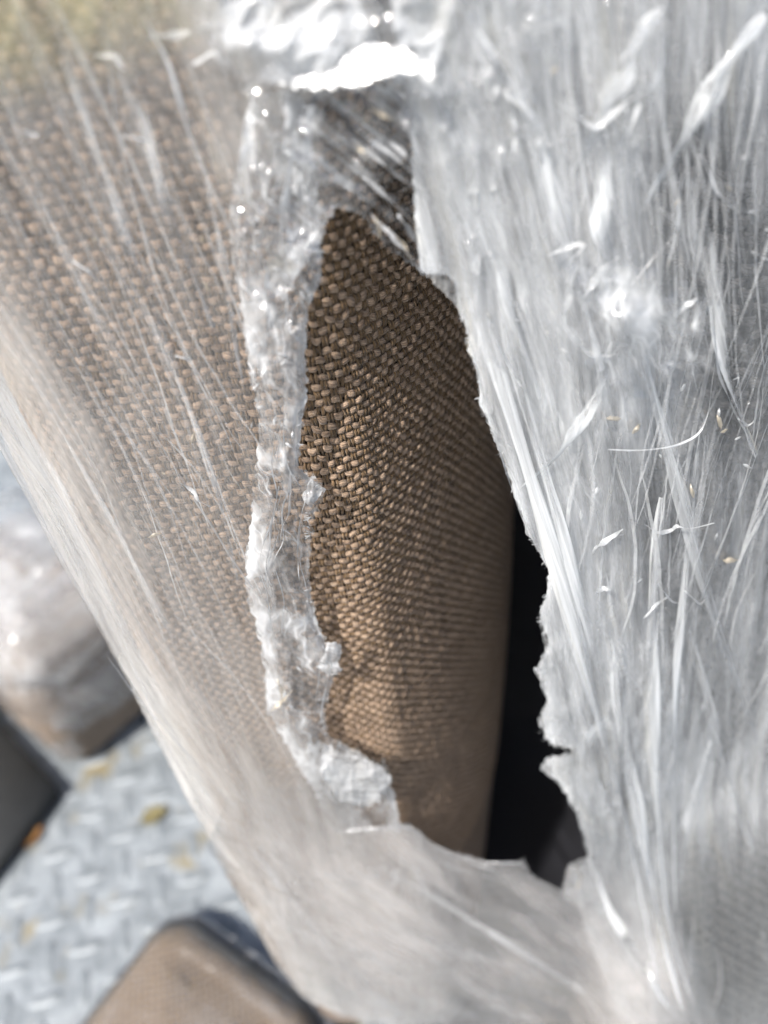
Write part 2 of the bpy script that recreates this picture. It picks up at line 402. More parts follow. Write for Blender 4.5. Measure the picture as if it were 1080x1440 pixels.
# the stuffed body under the yarns (woven cloth lower down where single yarns are hidden)
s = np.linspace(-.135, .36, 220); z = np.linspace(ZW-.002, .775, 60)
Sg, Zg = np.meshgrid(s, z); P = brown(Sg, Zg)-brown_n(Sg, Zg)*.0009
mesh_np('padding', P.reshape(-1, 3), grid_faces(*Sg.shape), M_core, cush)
z = np.linspace(.10, ZW+.001, 70); Sg, Zg = np.meshgrid(s, z); P = brown(Sg, Zg)
mesh_np('lower_cover', P.reshape(-1, 3), grid_faces(*Sg.shape), M_cloth, cush, None, np.stack([Sg, Zg], -1).reshape(-1, 2))
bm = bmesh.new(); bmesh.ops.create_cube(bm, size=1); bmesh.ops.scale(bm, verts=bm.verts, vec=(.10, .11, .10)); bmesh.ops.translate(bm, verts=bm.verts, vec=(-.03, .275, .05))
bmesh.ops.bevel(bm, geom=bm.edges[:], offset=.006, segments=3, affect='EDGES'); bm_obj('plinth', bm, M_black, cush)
# side panel beyond the yarns
s = np.linspace(.261, .37, 60); z = np.linspace(ZW, .775, 60); Sg, Zg = np.meshgrid(s, z); P = brown(Sg, Zg)+brown_n(Sg, Zg)*.0002
mesh_np('side_cover', P.reshape(-1, 3), grid_faces(*Sg.shape), M_cloth, cush, None, np.stack([Sg, Zg], -1).reshape(-1, 2))

# loose fibres standing off the weave
def fuzz(n, seed):
    r = np.random.default_rng(seed); Vs, Fs = [], []
    for k in range(n):
        s_ = r.uniform(-.03, .15); z_ = r.uniform(.33, .70); P0 = brown(T0([s_]), T0([z_]))[0]; N0 = brown_n(T0([s_]), T0([z_]))[0]
        a = r.uniform(0, 6.28); T1 = T0([math.cos(a)*.7, .2*math.sin(a), math.sin(a)]); L = r.uniform(.002, .006); t = np.linspace(0, 1, 7)
        C = P0+N0*(.0009+.0011*np.sin(t*math.pi))[:, None]+T1*(L*t)[:, None]+np.cross(N0, T1)*(r.normal(0, .35)*L*t*t)[:, None]
        sd = np.cross(N0, T1); wd = .00007; Vs.append(np.stack([C-sd*wd, C+N0*wd, C+sd*wd], 1).reshape(-1, 3)); Fs.append(grid_faces(7, 3)+21*k)
    V = np.vstack(Vs); o = mesh_np('loose_fibre', V, np.vstack(Fs), M_weft, cush, None, np.stack([V[:, 2]*3, V[:, 0]], -1)); o['kind'] = 'stuff'
fuzz(500, 3)

# ------------------------------------------------------------------ the grey cushion across the gap
def grey(s, z):
    s, z = np.broadcast_arrays(np.asarray(s, float), np.asarray(z, float)); r = .035
    th = np.clip(s/r, -math.pi/2, 0)                       # s<0 wraps round the left edge
    x = .150+np.maximum(s, 0)+r*np.sin(th); y = .200+r-r*np.cos(th)+np.maximum(-math.pi/2*r-s, 0)
    y = y-.070*smooth(.38, .02, z); x = x+.012*np.sin(z*5); x = x-.028*smooth(.25, .65, z); y = y+.010*smooth(.1, .0, s)*0
    return np.stack([x, y, z], -1)
def grey_n(s, z, e=.002):
    a = grey(s+e, z)-grey(s-e, z); b = grey(s, z+.01)-grey(s, z-.01); n = np.cross(a, b)
    return n/np.maximum(np.linalg.norm(n, axis=-1, keepdims=True), 1e-9)
gc = thing('grey_cushion', 'grey woven cushion behind the cloudy stretched film at the far side of the gap', 'cushion', (.22, .27, 0))
weave(gc, grey, grey_n, -.085, .24, .02, .77, .0046, .0043, M_gweft, M_gwarp, 4, 3, 5, 4, 1.0, 1)
s = np.linspace(-.20, .25, 90); z = np.linspace(0, .775, 60); Sg, Zg = np.meshgrid(s, z); P = grey(Sg, Zg)-grey_n(Sg, Zg)*.002
mesh_np('padding', P.reshape(-1, 3), grid_faces(*Sg.shape), M_gcore, gc)

# ------------------------------------------------------------------ black lining at the back of the gap
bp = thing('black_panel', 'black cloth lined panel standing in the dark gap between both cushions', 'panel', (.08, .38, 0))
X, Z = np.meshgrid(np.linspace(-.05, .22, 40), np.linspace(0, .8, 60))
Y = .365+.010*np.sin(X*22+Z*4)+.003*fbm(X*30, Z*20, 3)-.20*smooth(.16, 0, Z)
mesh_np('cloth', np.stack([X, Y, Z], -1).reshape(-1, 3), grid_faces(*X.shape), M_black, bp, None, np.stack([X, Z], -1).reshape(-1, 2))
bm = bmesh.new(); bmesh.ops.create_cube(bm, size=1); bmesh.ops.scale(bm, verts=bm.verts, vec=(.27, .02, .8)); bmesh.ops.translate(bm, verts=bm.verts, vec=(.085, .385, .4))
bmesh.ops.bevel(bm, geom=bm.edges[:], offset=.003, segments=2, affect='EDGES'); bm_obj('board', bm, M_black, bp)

# ------------------------------------------------------------------ stretch film
film = thing('stretch_film', 'torn clear stretch film with a ragged hole pulled tight over the cushions', 'packing film', (0, .18, .2))
HOLE = [(470, 290), (446, 345), (447, 388), (432, 422), (424, 460), (420, 500), (426, 545), (418, 590), (421, 625), (413, 655), (428, 676), (452, 690), (436, 712),
        (430, 735), (434, 765), (424, 800), (432, 830), (440, 880), (462, 908), (470, 932), (452, 962), (450, 1000), (456, 1034), (472, 1056), (500, 1068), (546, 1074), (552, 1098),
        (540, 1118), (512, 1128), (497, 1132), (505, 1152), (530, 1163), (552, 1158), (576, 1158), (590, 1170), (610, 1187), (640, 1200), (682, 1211), (722, 1214), (738, 1209), (746, 1230), (790, 1251),
        (798, 1216), (812, 1222), (826, 1204), (820, 1170), (806, 1130), (786, 1098), (762, 1080), (768, 1064), (806, 1062), (806, 1054), (772, 1044), (755, 1012), (770, 990), (757, 935), (773, 905), (758, 860),
        (768, 838), (772, 800), (745, 755), (725, 700), (706, 640), (690, 600), (674, 566), (672, 520), (658, 492), (660, 468), (645, 440), (641, 400), (633, 386), (600, 386), (584, 377), (565, 360), (540, 345),
        (520, 325), (500, 305), (485, 294)]
def haze_field(px, py, pts):
    P = np.asarray(pts, float); num = 0; den = 0
    for x, y, h in P:
        wgt = 1/(((px-x)**2+(py-y)**2)/150.**2+.02)**1.5; num = num+wgt*h; den = den+wgt
    return num/den
def film_y(X, Z):
    """base distance of the film over gap and right cushion"""
    Y = np.full(np.shape(X), .1795)
    Y = Y+.010*np.exp(-((X-.06)/.05)**2)*smooth(.2, .5, Z)*0
    Y = Y+.016*smooth(.06, .16, X)-.068*smooth(.38, .02, Z)*smooth(.07, .135, X)
    return Y

# left sheet: over the front of the brown cushion
LREG = [(-900, -1500), (700, -1500), (700, 60), (400, 150), (372, 300), (366, 420), (384, 600), (376, 760), (392, 880), (402, 1000), (450, 1080), (560, 1130), (640, 1200), (700, 1460), (560, 1448), (480, 1428), (430, 1404), (388, 1352), (300, 1800), (-900, 1800)]
def left_sheet(seed, off, hp, hz_scale, amp, mat):
    s = np.linspace(-.13, .090, 290); z = np.concatenate([np.linspace(.09, .40, 210), np.linspace(.401, .785, 440)])
    S, Z = np.meshgrid(s, z); slant = .22
    u = S+slant*(Z-.5)*.35+.012*(fbm(S*9, Z*5, seed, 2)-.5); v = Z
    disp = amp*(.0016*ridge(u/.011, v/.16, seed)+.0008*ridge(u/.004, v/.09, seed+3, 2)+.0010*fbm(u/.03, v/.06, seed+5))
    disp += .005*smooth(-.020, -.050, S)*ridge(u/.006, v/.3, seed+8, 2)
    P = brown(S, Z)+brown_n(S, Z)*(off+disp)[..., None]
    px, py = proj(P)
    sdv = np.maximum(-poly_sd(px, py, jag(HOLE, 3, 4, seed)), poly_sd(px, py, jag(LREG, 3, 5, seed)))
    hz = haze_field(px, py, hp)*(.7+.45*ridge(u/.010, v/.22, seed+20, 3)**1.6)*hz_scale
    hz = hz+.30*smooth(-.012, -.045, S)*hz_scale*.75
    sheet('film_sheet', P, sdv, mat, film, np.clip(hz, 0, 1), np.stack([u, v], -1))
HL = [(30, 60, .20), (200, 60, .30), (330, 40, .75), (250, 180, .28), (60, 300, .16), (200, 350, .15), (300, 300, .2), (300, 500, .14), (120, 500, .16), (20, 520, .26), (330, 700, .2), (200, 650, .24),
      (60, 700, .36), (150, 800, .33), (330, 850, .2), (250, 900, .26), (200, 980, .42), (340, 1000, .28), (300, 1150, .5), (420, 1060, .45), (430, 1200, .5), (380, 1300, .52), (500, 1250, .5), (550, 1350, .5), (380, 200, .7)]
left_sheet(3, .0022, HL, .78, 1.0, M_film)
left_sheet(47, .0042, HL, .60, 1.2, M_film)

# right sheets: stretched across the gap and over the grey cushion
def right_sheet(seed, off, region, hp, hz_scale, amp, slant, mat, jg=4, fade=None):
    x = np.linspace(-.06, .39, 370); z = np.concatenate([np.linspace(.005, .40, 200), np.linspace(.402, .785, 335)])
    X0, Z = np.meshgrid(x, z)
    u = X0+slant*(Z-.45)+.010*(fbm(X0*12, Z*6, seed, 2)-.5); v = Z
    disp = amp*(.0022*ridge(u/.012, v/.20, seed)+.0011*ridge(u/.0045, v/.12, seed+3, 2)+.0022*fbm(X0/.025, Z/.035, seed+5))
    Y = film_y(X0, Z)-off-disp
    P = np.stack([X0, Y, Z], -1); px, py = proj(P)
    sdv = -poly_sd(px, py, jag(HOLE, jg, 4, seed))
    sdv = np.maximum(sdv, poly_sd(px, py, jag(region, 5, 6, seed+1)))
    hz = haze_field(px, py, hp)*(.62+.6*ridge(u/.012, v/.25, seed+20, 3)**1.5)*hz_scale
    for gx_, gy_, sx_, sy_, k_ in ((1012, 300, 55, 120, .93), (1015, 520, 50, 80, .8), (905, 720, 35, 70, .45), (1010, 900, 80, 140, .45), (1030, 1340, 75, 130, .86), (960, 1290, 18, 70, .5), (1050, 130, 40, 80, .4), (860, 450, 30, 50, .3), (760, 160, 30, 40, .3)):
        hz = hz*(1-k_*np.exp(-((px-gx_)/sx_)**2-((py-gy_)/sy_)**2))
    if fade is not None: hz = hz*np.clip(-poly_sd(px, py, region)/fade, 0, 1)**.7
    sheet('film_sheet', P, sdv, mat, film, np.clip(hz, 0, 1), np.stack([u, v], -1))
HR = [(650, 60, .8), (800, 60, .75), (950, 60, .75), (1050, 100, .6), (1050, 250, .42), (1000, 330, .3), (700, 250, .8), (850, 250, .62), (700, 420, .85), (850, 420, .65), (980, 450, .35), (720, 550, .85), (830, 600, .75), (930, 600, .5), (1000, 560, .32), (760, 700, .85), (850, 780, .75),
      (950, 720, .45), (1050, 700, .45), (800, 850, .8), (870, 950, .85), (1000, 900, .5), (820, 1020, .85), (900, 1100, .8), (1020, 1080, .5), (870, 1250, .82), (920, 1350, .85), (1020, 1250, .16), (1060, 1400, .14), (985, 1400, .2), (1010, 1330, .12), (1075, 1300, .16), (990, 1300, .12), (1000, 1390, .12), (1010, 250, .08), (985, 400, .12), (1010, 340, .08), (1000, 300, .08), (1060, 450, .2), (1040, 560, .2), (960, 600, .25), (950, 680, .25), (1020, 560, .15), (1070, 650, .3), (1000, 800, .35)]
RR = [(560, -700), (2200, -700), (2200, 1800), (1000, 1800), (900, 1500), (820, 1300), (800, 1200), (740, 900), (600, 500), (580, 250)]
right_sheet(5, .000, RR, HR, .86, 1.0, .19, M_filmR)
right_sheet(61, .0035, RR, HR, .40, 1.3, .10, M_filmR, 6)
BAND = [(600, 150), (700, 60), (860, 120), (930, 400), (910, 700), (960, 1000), (955, 1280), (1010, 1500), (1000, 1700), (880, 1700), (840, 1300), (700, 800), (590, 400)]
right_sheet(83, .004, BAND, [(700, 300, .7), (800, 900, .75), (930, 1400, .75)], .24, 1.6, .23, M_filmW, 7, 60)
right_sheet(97, .006, RR, HR, .14, 1.3, .14, M_filmW, 5)

# lower sheet: under the hole
def lower_sheet(seed, off, region, hp, hz_scale, slant, amp, mat):
    x = np.linspace(-.115, .20, 260); z = np.linspace(-.02, .44, 330)
    X0, Z = np.meshgrid(x, z)
    u = X0+slant*(Z-.2)+.008*(fbm(X0*9, Z*6, seed, 2)-.5); v = Z
    disp = amp*(.0030*ridge(u/.016, v/.12, seed)+.0014*ridge(u/.006, v/.07, seed+3, 2)+.0035*fbm(X0/.03, Z/.04, seed+5))
    Y = film_y(X0, Z)-off-disp+.02*smooth(-.085, -.115, X0)
    P = np.stack([X0, Y, Z], -1); px, py = proj(P)
    sdv = np.maximum(-poly_sd(px, py, jag(HOLE, 4, 4, seed)), poly_sd(px, py, jag(region, 4, 6, seed+1)))
    hz = haze_field(px, py, hp)*(.7+.5*ridge(u/.016, v/.14, seed+20, 3)**1.4)*hz_scale*smooth(0, 170, -poly_sd(px, py, LR)+40*smooth(1150, 1300, py))
    sheet('film_sheet', P, sdv, mat, film, np.clip(hz, 0, 1), np.stack([u, v], -1))
LR = [(470, 1120), (440, 1000), (470, 1040), (600, 1100), (800, 1150), (900, 1200), (960, 1300), (1010, 1440), (1100, 1900), (700, 1900), (640, 1480), (560, 1448), (480, 1428), (430, 1404), (388, 1352), (370, 1310), (290, 1190), (330, 1100), (390, 1030)]
HB = [(450, 1150, .5), (600, 1230, .62), (680, 1290, .36), (660, 1270, .34), (740, 1240, .6), (850, 1300, .5), (520, 1350, .6), (700, 1400, .6), (900, 1420, .7), (430, 1330, .6)]
lower_sheet(9, .004, LR, HB, .62, .42, 1.0, M_filmL)
lower_sheet(29, .009, LR, HB, .26, .62, 1.3, M_filmL)

# upper sheet: bridging above the hole, with the fold that mirrors the sun
def px_sheet(name, region, Yfun, mat, seed, hzfun, step=2.5, flow=(0, 1), jg=4, hole=True, lift=None):
    R = np.asarray(region, float); x0, y0 = R.min(0)-12; x1, y1 = R.max(0)+12
    gx = np.arange(x0, x1+step, step); gy = np.arange(y0, y1+step, step)[::-1]
    PX, PY = np.meshgrid(gx, gy)
    B = onY(PX, PY, .18); d = Yfun(PX, PY, B)           # metres towards the viewer, along the wall's normal
    P = B.copy(); P = onY(PX, PY, .18-d)
    sdv = poly_sd(PX, PY, jag(region, jg, 4, seed))
    if hole: sdv = np.maximum(sdv, -poly_sd(PX, PY, jag(HOLE, 3, 4, seed+5)))
    f = T0(flow, float); f /= np.hypot(*f)
    u = (B[..., 0]*f[1]+B[..., 2]*f[0]); v = (B[..., 0]*f[0]-B[..., 2]*f[1])
    return sheet(name, P, sdv, mat, film, np.clip(hzfun(PX, PY, B), 0, 1), np.stack([u, v], -1))
UPR = [(180, -150), (900, -150), (840, 60), (690, 110), (650, 190), (620, 200), (590, 140), (530, 128), (470, 132), (420, 128), (350, 140), (300, 90)]
px_sheet('film_sheet', UPR, lambda x, y, B: .004+.008*ridge(x/120.+y/300., y/160., 71, 3)+.006*crumple(x/60., y/60., 5), M_filmC, 71,
         lambda x, y, B: (.42+.5*np.exp(-((x-480)/160)**2-((y-60)/70)**2))*(.4+.9*ridge(x/70., y/90., 4, 3))*smooth(-6, 55, -poly_sd(x, y, UPR)+30*(vn(x/25., y/25., 9)-.5)), flow=(.3, 1))
GL = [(362, 112), (385, 84), (430, 66), (500, 55), (560, 66), (606, 90), (598, 100), (560, 101), (500, 120), (440, 124), (395, 120)]
Vv = CAM-onY(np.array(485.), np.array(92.), .17); Vv /= np.linalg.norm(Vv); Hn = Vv+SUN_L; Hn /= np.linalg.norm(Hn)
c0 = onY(np.array(485.), np.array(92.), .168)
def tilt(x, y, B):
    dd = ray(x, y); t = ((c0-CAM)@Hn)/(dd@Hn); Q = CAM+dd*t[..., None]
    return .18-(Q[..., 1]+.0012*fbm(x/30., y/14., 5, 3)-.0006)
px_sheet('sunlit_fold', GL, tilt, M_fold, 73, lambda x, y, B: .8+0*x, flow=(1, .1), jg=5, hole=False)

px_sheet('yellow_light_strip', [(-260, -260), (420, -260), (330, 20), (200, 110), (60, 190), (-260, 260)], lambda x, y, B: .0075+.002*ridge(x/50.+y/200., y/300., 3, 2), M_yel, 77,
         lambda x, y, B: .26*smooth(190, 0, y+.30*x), flow=(.25, 1), hole=False, step=5)  # added film strip; its yellow is painted light, not a real tint
# bunched, crumpled roll along the left lip of the hole
LO = [(130, 352), (200, 342), (260, 328), (330, 325), (400, 333), (470, 345), (530, 352), (590, 366), (640, 362), (700, 357), (760, 350), (800, 345), (850, 352), (900, 366), (950, 372), (1000, 378), (1050, 405), (1110, 440), (1170, 470)]
RO = [(130, 420), (200, 432), (260, 440), (330, 446), (390, 446), (430, 430), (500, 424), (545, 428), (590, 420), (655, 414), (690, 452), (735, 433), (800, 428), (880, 441), (935, 470), (1000, 452), (1035, 458), (1065, 510), (1110, 548), (1170, 560)]
ly, lx = np.array(LO).T; ry, rx = np.array(RO).T
ROLLP = [(x, y) for y, x in LO]+[(x+4, y) for y, x in RO[::-1]]
def roll_bulge(sc_, seed, a):
    def f(x, y, B):
        l = np.interp(y, ly, lx); r = np.interp(y, ry, rx); wv = np.clip((x-l)/(r-l), 0, 1)
        b = np.sqrt(np.clip(1-(2*wv-1)**2, 0, 1)); k = 1-.75*smooth(1000, 1150, y)
        return .002+k*(sc_*b+a*b**.5*(crumple(x/38., y/46., seed)-.45)+a*.35*(crumple(x/14., y/17., seed+1)-.45)+.25*a*ridge(x/30., y/130., seed+2, 2))
    return f
def roll_haze(base, seed):
    def f(x, y, B):
        l = np.interp(y, ly, lx); r = np.interp(y, ry, rx); wv = np.clip((x-l)/(r-l), 0, 1)
        e = np.exp(-(wv/.16)**2)+.8*np.exp(-((1-wv)/.12)**2)
        return base*(.35+.8*ridge(x/30., y/70., seed, 3)**1.5+.9*e)*(.25+1.3*smooth(.30, .60, fbm(x/42., y/60., seed+3, 3)))*(1-.75*np.exp(-((x-402)/32)**2-((y-340)/75)**2))
    return f
px_sheet('bunched_edge', ROLLP, roll_bulge(.0032, 11, .0048), M_filmC, 91, roll_haze(.27, 7), 2.0, (.1, 1), 5, False)
px_sheet('bunched_edge', ROLLP, roll_bulge(.0012, 23, .004), M_filmC, 95, roll_haze(.08, 17), 2.0, (.1, 1), 7, False)

KN = [(556, 84), (640, 70), (760, 110), (740, 260), (690, 420), (662, 470), (646, 440), (636, 380), (612, 300), (598, 240), (560, 170)]
px_sheet('film_sheet', KN, lambda x, y, B: .007+.006*(crumple(x/36., y/44., 131)-.4)+.003*ridge(x/30., y/80., 132, 2), M_filmC, 133, lambda x, y, B: .55*ridge(x/26., y/50., 134, 3)**1.5*smooth(0, 40, -poly_sd(x, y, KN)), 2.5, (.2, 1), 6)
KN2 = [(780, 330), (900, 360), (1000, 420), (1010, 520), (930, 560), (840, 560), (770, 460)]
px_sheet('film_sheet', KN2, lambda x, y, B: .019+.005*(crumple(x/40., y/40., 141)-.4)+.006*np.exp(-((x-882)**2+(y-452)**2)/30**2)-.020*smooth(940, 1060, x)*0, M_filmC, 143, lambda x, y, B: (.35*ridge(x/26., y/40., 144, 3)**1.5+.5*np.exp(-((x-880)**2+(y-455)**2)/38**2))*smooth(0, 50, -poly_sd(x, y, KN2)), 2.5, (.2, 1), 6)
# crumpled clear flap hanging in the top of the hole
FLAP = [(430, 140), (470, 120), (560, 120), (640, 200), (640, 280), (636, 386), (600, 388), (575, 372), (540, 345), (505, 300), (470, 292), (448, 345), (400, 420), (372, 420), (376, 300), (400, 200)]
def flapY(x, y, B):
    q = (x-470)*.64-(y-190)*.77; t = (x-470)*.77+(y-190)*.64
    return .001+.007*ridge(q/42.+.4*vn(t/80., 0, 3), t/260., 33, 2)+.004*(crumple(x/45., y/45., 31)-.4)-.018*smooth(.15, 1, (x-440)/200.)*smooth(140, 330, y)
px_sheet('torn_flap', FLAP, flapY, M_filmX, 33, lambda x, y, B: .05+.8*np.clip(ridge(((x-470)*.64-(y-190)*.77)/26., ((x-470)*.77+(y-190)*.64)/150., 34, 3)-.5, 0, 1)*1.6, 2.0, (.77, -.64), 6, False)
for k, (poly, dd, hz, fl) in enumerate([
        ([(594, 374), (634, 376), (650, 412), (656, 452), (640, 428), (616, 404)], .002, .22, (.4, 1)),
        ([(674, 560), (690, 545), (696, 572), (706, 610), (716, 640), (700, 632), (686, 600)], .003, .35, (.4, 1)),
        ([(757, 862), (766, 842), (784, 850), (790, 930), (772, 930), (762, 895)], .003, .45, (.3, 1)),
        ([(752, 940), (772, 925), (800, 1000), (812, 1050), (772, 1044), (756, 1010), (770, 985)], .004, .5, (.3, 1)),
        ([(758, 1082), (770, 1064), (800, 1066), (830, 1090), (840, 1180), (812, 1150), (790, 1104)], .004, .5, (.4, 1)),
        ([(792, 1262), (800, 1216), (814, 1208), (832, 1206), (836, 1262), (812, 1275)], .006, .45, (.1, 1)),
        ([(462, 900), (480, 905), (476, 930), (486, 942), (462, 952), (446, 938)], .005, .5, (1, .4)),
        ([(456, 1044), (476, 1060), (505, 1064), (530, 1074), (548, 1090), (550, 1104), (536, 1112), (534, 1130), (514, 1134), (500, 1150), (478, 1126), (448, 1085)], .006, .62, (1, .3)),
        ([(440, 665), (455, 690), (436, 716), (424, 700)], .004, .5, (1, .2))]):
    px_sheet('torn_tab', poly, lambda x, y, B, k=k, dd=dd: dd+.006*(crumple(x/26., y/26., 200+k)-.4)+.002*ridge(x/14., y/30., 210+k, 2), M_filmC, 220+k,
             lambda x, y, B, hz=hz, k=k: hz*(.4+1.0*ridge(x/16., y/24., 230+k, 2)), 1.5, fl, 4, False)

# stretched threads and creases in the film
def ribbons(name, n, seed, region, direction, length, width, lift, hz, curve=.15, mat=None, ysurf=None):
    r = np.random.default_rng(seed); Vs, Fs, Hs, Us = [], [], [], []; off = 0
    R = np.asarray(region, float); made = 0; tries = 0; hj = np.array(HOLE)
    while made < n and tries < n*30:
        tries += 1
        x = r.uniform(R[:, 0].min(), R[:, 0].max()); y = r.uniform(R[:, 1].min(), R[:, 1].max())
        if poly_sd(T0([x]), T0([y]), R)[0] > 0: continue
        P0 = onY(T0([x]), T0([y]), .18)[0]
        a = direction(x, y)+r.normal(0, curve*.6); L = r.uniform(*length); k = 18
        t = np.linspace(-.5, .5, k); bend = r.normal(0, curve)*L
        X = P0[0]+L*t*math.sin(a)+bend*(t*t-.1)+.0006*np.cumsum(r.normal(0, .35, k)); Z = P0[2]-L*t*math.cos(a)+bend*.3*(t*t-.1)
        if ysurf is None: Y = film_y(X, Z)-lift-.0012*r.random()-.0016*np.sin(t*math.pi+r.uniform(0, 6))
        else: Y = ysurf(X, Z)-lift
        C = np.stack([X, Y, Z], -1); px, py = proj(C)
        if (poly_sd(px, py, hj) < 2).any(): continue
        tang = np.gradient(C, axis=0); tang /= np.linalg.norm(tang, axis=1, keepdims=True)
        tw = r.uniform(-.9, .9)+r.uniform(-.8, .8)*t; nn = T0([0, -1, 0])+0*tang; side = np.cross(tang, nn); side /= np.linalg.norm(side, axis=1, keepdims=True)
        side = side*np.cos(tw)[:, None]+nn*np.sin(tw)[:, None]; wd = r.uniform(*width)*np.clip(1.05-(2*t)**2, .08, 1)**.6
        nv = np.cross(side, tang)
        V = np.stack([C-side*wd[:, None], C+nv*(wd*.5)[:, None], C+side*wd[:, None]], 1)
        Vs.append(V.reshape(-1, 3)); Fs.append(grid_faces(k, 3)+off); off += k*3
        Hs.append(np.full(k*3, hz*r.uniform(.6, 1.2))); Us.append(np.stack([np.repeat(t*L+r.random(), 3), np.tile([0, .0005, .001], k)+r.random()], -1)); made += 1
    o = mesh_np(name, np.vstack(Vs), np.vstack(Fs), mat or M_strand, film, {'haze': np.clip(np.concatenate(Hs), 0, 1)}, np.vstack(Us))
    o['kind'] = 'stuff'; return o
R1 = [(600, 230), (660, 0), (1100, -60), (1150, 1450), (960, 1450), (850, 1250), (780, 900), (720, 640), (650, 400)]
ribbons('film_threads', 170, 5, R1, lambda x, y: .20-.25*(x-700)/400.+.15*math.sin(y/130.), (.03, .12), (.00010, .0007), .010, .34, .16)
ribbons('film_threads', 24, 6, [(600, 230), (640, 0), (1100, -60), (1100, 700), (950, 800), (720, 560), (650, 400)], lambda x, y: random.choice([.9, -.7, 1.3, .5, -.3]), (.015, .06), (.0003, .0014), .006, .24, .35)
ribbons('film_threads', 60, 8, [(420, 1180), (600, 1220), (740, 1260), (880, 1300), (900, 1460), (500, 1460), (400, 1330)], lambda x, y: .55+.25*math.sin(x/90.), (.03, .10), (.0002, .0008), .010, .3, .10)
def ysl(X, Z): return np.full(np.shape(X), .1795)
ribbons('film_threads', 70, 9, [(0, 0), (330, 0), (330, 250), (330, 700), (345, 900), (380, 1100), (420, 1330), (250, 1050), (0, 600)], lambda x, y: .10+.05*math.sin(x/40.), (.03, .12), (.00008, .0005), .0035, .28, .10, None, ysl)

# single curled shreds of film that catch the light
def shred(pts, wmm, hz=.75, lift=.007, tw0=.3, mat=None):
    P = np.asarray(pts, float); t = np.linspace(0, 1, len(P)); tt = np.linspace(0, 1, 26)
    def cr(v):  # smooth interpolation through the points
        o = np.interp(tt, t, v)
        for _ in range(3): o[1:-1] = (o[:-2]+2*o[1:-1]+o[2:])/4
        return o
    px, py = cr(P[:, 0]), cr(P[:, 1]); B = onY(px, py, .18)
    Y = film_y(B[:, 0], B[:, 2])-lift-.002*np.sin(tt*5+px[0])-.007*smooth(640, 720, px); C = onY(px, py, Y)
    tang = np.gradient(C, axis=0); tang /= np.linalg.norm(tang, axis=1, keepdims=True)
    nn = T0([0, -1, .3])+0*tang; side = np.cross(tang, nn); side /= np.linalg.norm(side, axis=1, keepdims=True); nv = np.cross(side, tang)
    tw = tw0+1.6*tt+.4*np.sin(tt*11); sd2 = side*np.cos(tw)[:, None]+nv*np.sin(tw)[:, None]; n2 = np.cross(sd2, tang)
    wd = (wmm if mat is M_filmR else .62*wmm if wmm < 1 else .62+.35*(wmm-1))*.001*np.clip(.25+np.sin(tt*math.pi)*.8+.25*np.sin(tt*17+px[0]), .12, 1.2)
    V = np.stack([C-sd2*wd[:, None]-n2*(wd*.4)[:, None], C, C+sd2*wd[:, None]-n2*(wd*.4)[:, None]], 1)
    uv = np.stack([np.repeat(tt*.05+px[0], 3), np.tile([0, .0006, .0012], 26)], -1)
    if mat is M_filmR: uv = np.stack([np.tile([0, wmm*.0012, wmm*.0024], 26)+px[0]*.01, np.repeat(tt*.15, 3)], -1)
    mesh_np('film_shred', V.reshape(-1, 3), grid_faces(26, 3), mat or M_shred, film, {'haze': np.full(78, hz)}, uv)
for a in [([(908, 738), (925, 750), (945, 746), (952, 738), (970, 744), (1004, 735)], 1.0), ([(855, 632), (900, 634), (950, 628), (984, 612), (997, 580), (1000, 540), (1008, 500)], .45),
          ([(948, 446), (962, 432), (978, 418), (990, 418)], 1.3), ([(838, 770), (850, 762), (866, 750), (876, 744)], 1.7), ([(1030, 535), (1040, 530), (1036, 546), (1026, 534)], .4), ([(1038, 588), (1052, 598), (1062, 590)], .8),
          ([(838, 834), (850, 826), (858, 830)], 1.5), ([(905, 870), (925, 848), (940, 838)], .7), ([(925, 820), (945, 846), (968, 850)], .6), ([(962, 830), (985, 850), (992, 842)], .5),
          ([(800, 470), (830, 498), (860, 500), (880, 470)], 1.3), ([(795, 150), (840, 180), (880, 140), (930, 120)], 1.8), ([(940, 40), (930, 110), (900, 150), (880, 200)], 2.0), ([(1060, 10), (1030, 80), (990, 150), (968, 190)], 1.8),
          ([(640, 0), (680, 50), (710, 100), (722, 130)], 1.6), ([(720, 150), (728, 180), (722, 230)], 1.8), ([(770, 360), (800, 345), (830, 340), (790, 380)], 1.3), ([(820, 420), (845, 380), (870, 360)], 1.6),
          ([(960, 240), (955, 320), (938, 380)], 1.0), ([(985, 210), (1010, 270), (1050, 310)], .8), ([(1000, 430), (1010, 520), (1030, 570), (1066, 640)], .9), ([(700, 480), (720, 520), (745, 560)], .7),
          ([(255, 680), (272, 690), (280, 705), (296, 712)], .9), ([(130, 78), (160, 75), (180, 100), (210, 130)], 1.3), ([(15, 180), (50, 190), (80, 188)], .8), ([(170, 190), (200, 195), (230, 205)], .6), ([(100, 365), (130, 385), (150, 410)], .5), ([(245, 500), (265, 505), (280, 510)], .5),
          ([(270, 90), (300, 70), (330, 90), (340, 130)], 1.8), ([(210, 50), (260, 45), (320, 20)], 2.0), ([(200, 20), (240, 90), (270, 200), (320, 310)], .9)]:
    shred(*a)

